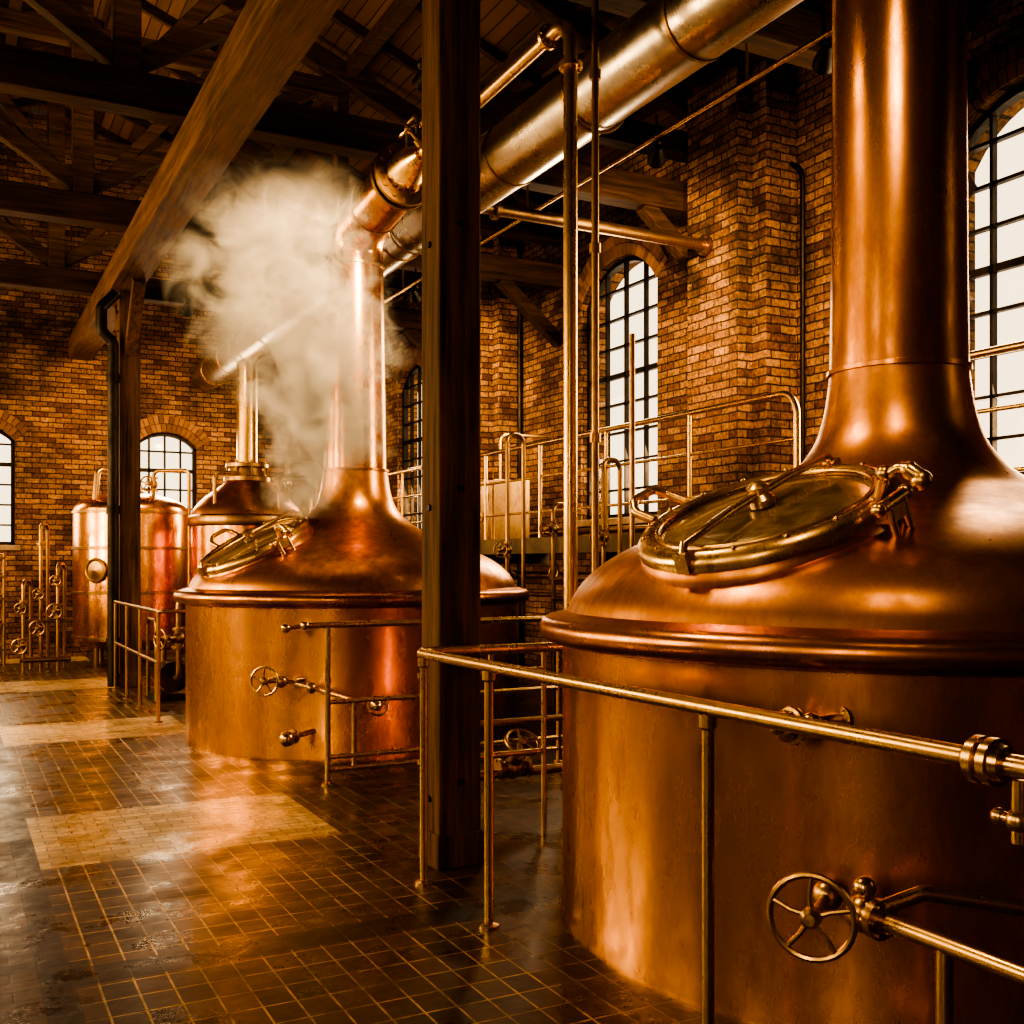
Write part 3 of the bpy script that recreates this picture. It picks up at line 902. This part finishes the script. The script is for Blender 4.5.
# hanging spots, plus further lamps added as fill light
def spot_lamp(x, y, z, tgt, power, size=1.25, hang=True, soft=.06):
    r = root('spot_or_added_fill' if hang else 'added_uplight', (x, y, z))
    d = (V(tgt) - V((x, y, z))).normalized()
    M = frame((x, y, z), d)
    g = G()
    g.lathe([(0, -.16), (.035, -.15), (.05, -.1), (.075, -.02), (.08, .03), (.07, .03), (.06, -.01)], 24, M)
    if hang:
        g.cyl((x, y, z), (x, y, z + .38), .012, 8); g.ball((x, y, z + .14), .045)
    g.make('housing', iron, r)
    g = G(); g.lathe([(0, .012), (.04, .01), (.062, -.005)], 20, M); g.make('lens', glow, r)
    L = bpy.data.lights.new('spot', 'SPOT'); L.energy = power; L.color = (1, .64, .29); L.spot_size = size; L.spot_blend = .8; L.shadow_soft_size = soft
    o = bpy.data.objects.new('lamp', L); col.objects.link(o); o.matrix_world = frame(V((x, y, z)) + d * (.06 + soft * .3), -d)
    o.parent = r; o.matrix_parent_inverse = Matrix.Translation(-V(r.location))
spot_lamp(5.4, 5.6, 5.1, (7.7, 8.8, 3.6), 950, 1.5)
spot_lamp(5.4, 7.6, 5.1, (7.7, 11.5, 3.7), 900, 1.5)
spot_lamp(5.4, 13.0, 5.1, (7.7, 16, 3.6), 650, 1.4)
spot_lamp(2.9, 15.2, 5.1, (3.0, 20, 2.4), 850, 1.4)  # added lamp, warms the far end of the hall
spot_lamp(3.05, 7.2, 5.1, (2.6, 9.1, 3.7), 1350, 1.2)  # added lamp hidden behind the near post, lights the steam
spot_lamp(1.0, 4.9, 5.1, (3.2, 3.3, 1.9), 330, 1.0, soft=.3)  # added lamp out of view, brightens the near dome
spot_lamp(1.5, 1.6, 5.1, (3.6, 3.4, 2.4), 170, 1.0, soft=.3)  # added lamp out of view, brightens the near flue
for y in (4.6, 7.9, 11.4, 15.0):  # unseen lamps added on top of the girder to lift the dark ceiling
    spot_lamp(2.0, y, 5.68, (2.0 - .4, y + .5, 8), 220, 2.6, hang=False)

# ------------------------------------------------------------------ steam
m = N('steam')
m.t.nodes.remove(m.b)
sp = m.n('ShaderNodeSeparateXYZ'); m.l(m.pos(), sp.inputs[0])
zz = m.math('MULTIPLY', m.math('SUBTRACT', sp.outputs[2], 1.98), 1 / 3.1)
cxr = m.ramp(zz, [(0.0, .52), (0.28, .64), (.5, .48), (.7, .28), (1.0, .40)])
rad_ = m.ramp(zz, [(0.0, .38), (0.2, .60), (.45, .94), (.72, 1.0), (1.0, .85)])
cxx = m.math('ADD', m.math('MULTIPLY', cxr, 1.3), 2.05)
nd = m.noise(1.7, detail=3)
cxx = m.math('ADD', cxx, m.math('MULTIPLY', m.math('SUBTRACT', nd, .5), .9))
dx = m.math('SUBTRACT', sp.outputs[0], cxx); dy = m.math('MULTIPLY', m.math('SUBTRACT', sp.outputs[1], 9.0), 1.5)
dist = m.math('SQRT', m.math('ADD', m.math('MULTIPLY', dx, dx), m.math('MULTIPLY', dy, dy)))
fall = m.math('SUBTRACT', 1.0, m.math('DIVIDE', dist, rad_), clamp=True)
n1 = m.noise(2.6, detail=9, rough=.68, dist=1.3)
dens = m.math('SUBTRACT', m.math('ADD', n1, m.math('MULTIPLY', fall, .28)), .55, clamp=True)
ends = m.math('MULTIPLY', m.ramp(zz, [(0, 0), (.05, 1), (.4, .9), (.75, .6), (.99, 0)]), m.math('GREATER_THAN', fall, 0.001))
dens = m.math('MULTIPLY', m.math('MULTIPLY', dens, m.math('POWER', fall, .5)), m.math('MULTIPLY', ends, 38.0))
pv = m.n('ShaderNodeVolumePrincipled'); pv.inputs['Color'].default_value = (1, .93, .84, 1); pv.inputs['Anisotropy'].default_value = .0
m.l(dens, pv.inputs['Density']); m.l(pv.outputs[0], m.out.inputs['Volume'])
g = G()
sp_ = []
for (x, z, rx, ry) in ((2.8, 1.99, .6, .35), (2.9, 2.8, .9, .45), (2.7, 3.5, 1.15, .6), (2.5, 4.3, 1.25, .64), (2.6, 5.12, 1.1, .56)):
    sp_.append([(x + rx * math.cos(2 * math.pi * k / 24), 8.94 + ry * math.sin(2 * math.pi * k / 24), z) for k in range(24)])
vs = [p for ring in sp_ for p in ring]
fs = [(i * 24 + k, i * 24 + (k + 1) % 24, (i + 1) * 24 + (k + 1) % 24, (i + 1) * 24 + k) for i in range(4) for k in range(24)]
fs += [tuple(range(23, -1, -1)), tuple(range(96, 120))]
g.add(vs, fs); g.make('steam_cloud', m.m)

# ------------------------------------------------------------------ lights
def area(name, loc, d, sx, sy, power, color):
    L = bpy.data.lights.new(name, 'AREA'); L.shape = 'RECTANGLE'; L.size = sx; L.size_y = sy; L.energy = power; L.color = color
    o = bpy.data.objects.new(name, L); col.objects.link(o)
    o.matrix_world = frame(loc, -V(d))
    return o
warm = (1.0, .66, .31)
for y, p in ((-1.5, 150), (2.5, 75), (6.5, 140), (10.5, 470), (14.5, 460), (18.0, 280)):
    area('window_light_left', (-4.9, y, 3.3), (1, 0, -.15), 1.4, 2.9, p, warm)
for y in (5.75, 11.75, 18.7):
    area('window_light_right', (7.62, y, 3.7), (-1, 0, -.35), 1.3, 2.6, 190, (1, .72, .42))
for x, p in ((.35, 60), (3.45, 120)):
    area('window_light_far', (x, 19.85, 3.0), (0, -1, -.3), 1.0, 1.8, p, (1, .70, .40))

w = bpy.data.worlds.new('World'); scene.world = w; w.use_nodes = True
w.node_tree.nodes['Background'].inputs[0].default_value = (1.0, .79, .54, 1)
w.node_tree.nodes['Background'].inputs[1].default_value = 2.5

# ------------------------------------------------------------------ camera
cam = bpy.data.cameras.new('camera'); co = bpy.data.objects.new('camera', cam); col.objects.link(co)
co.location = (0, 0, 1.6); co.rotation_euler = (math.radians(90), 0, math.radians(-27.7))
cam.sensor_width = 36; cam.lens = 1070 / 1024 * 36; cam.shift_y = 52 / 1024
cam.clip_start = .05
scene.camera = co
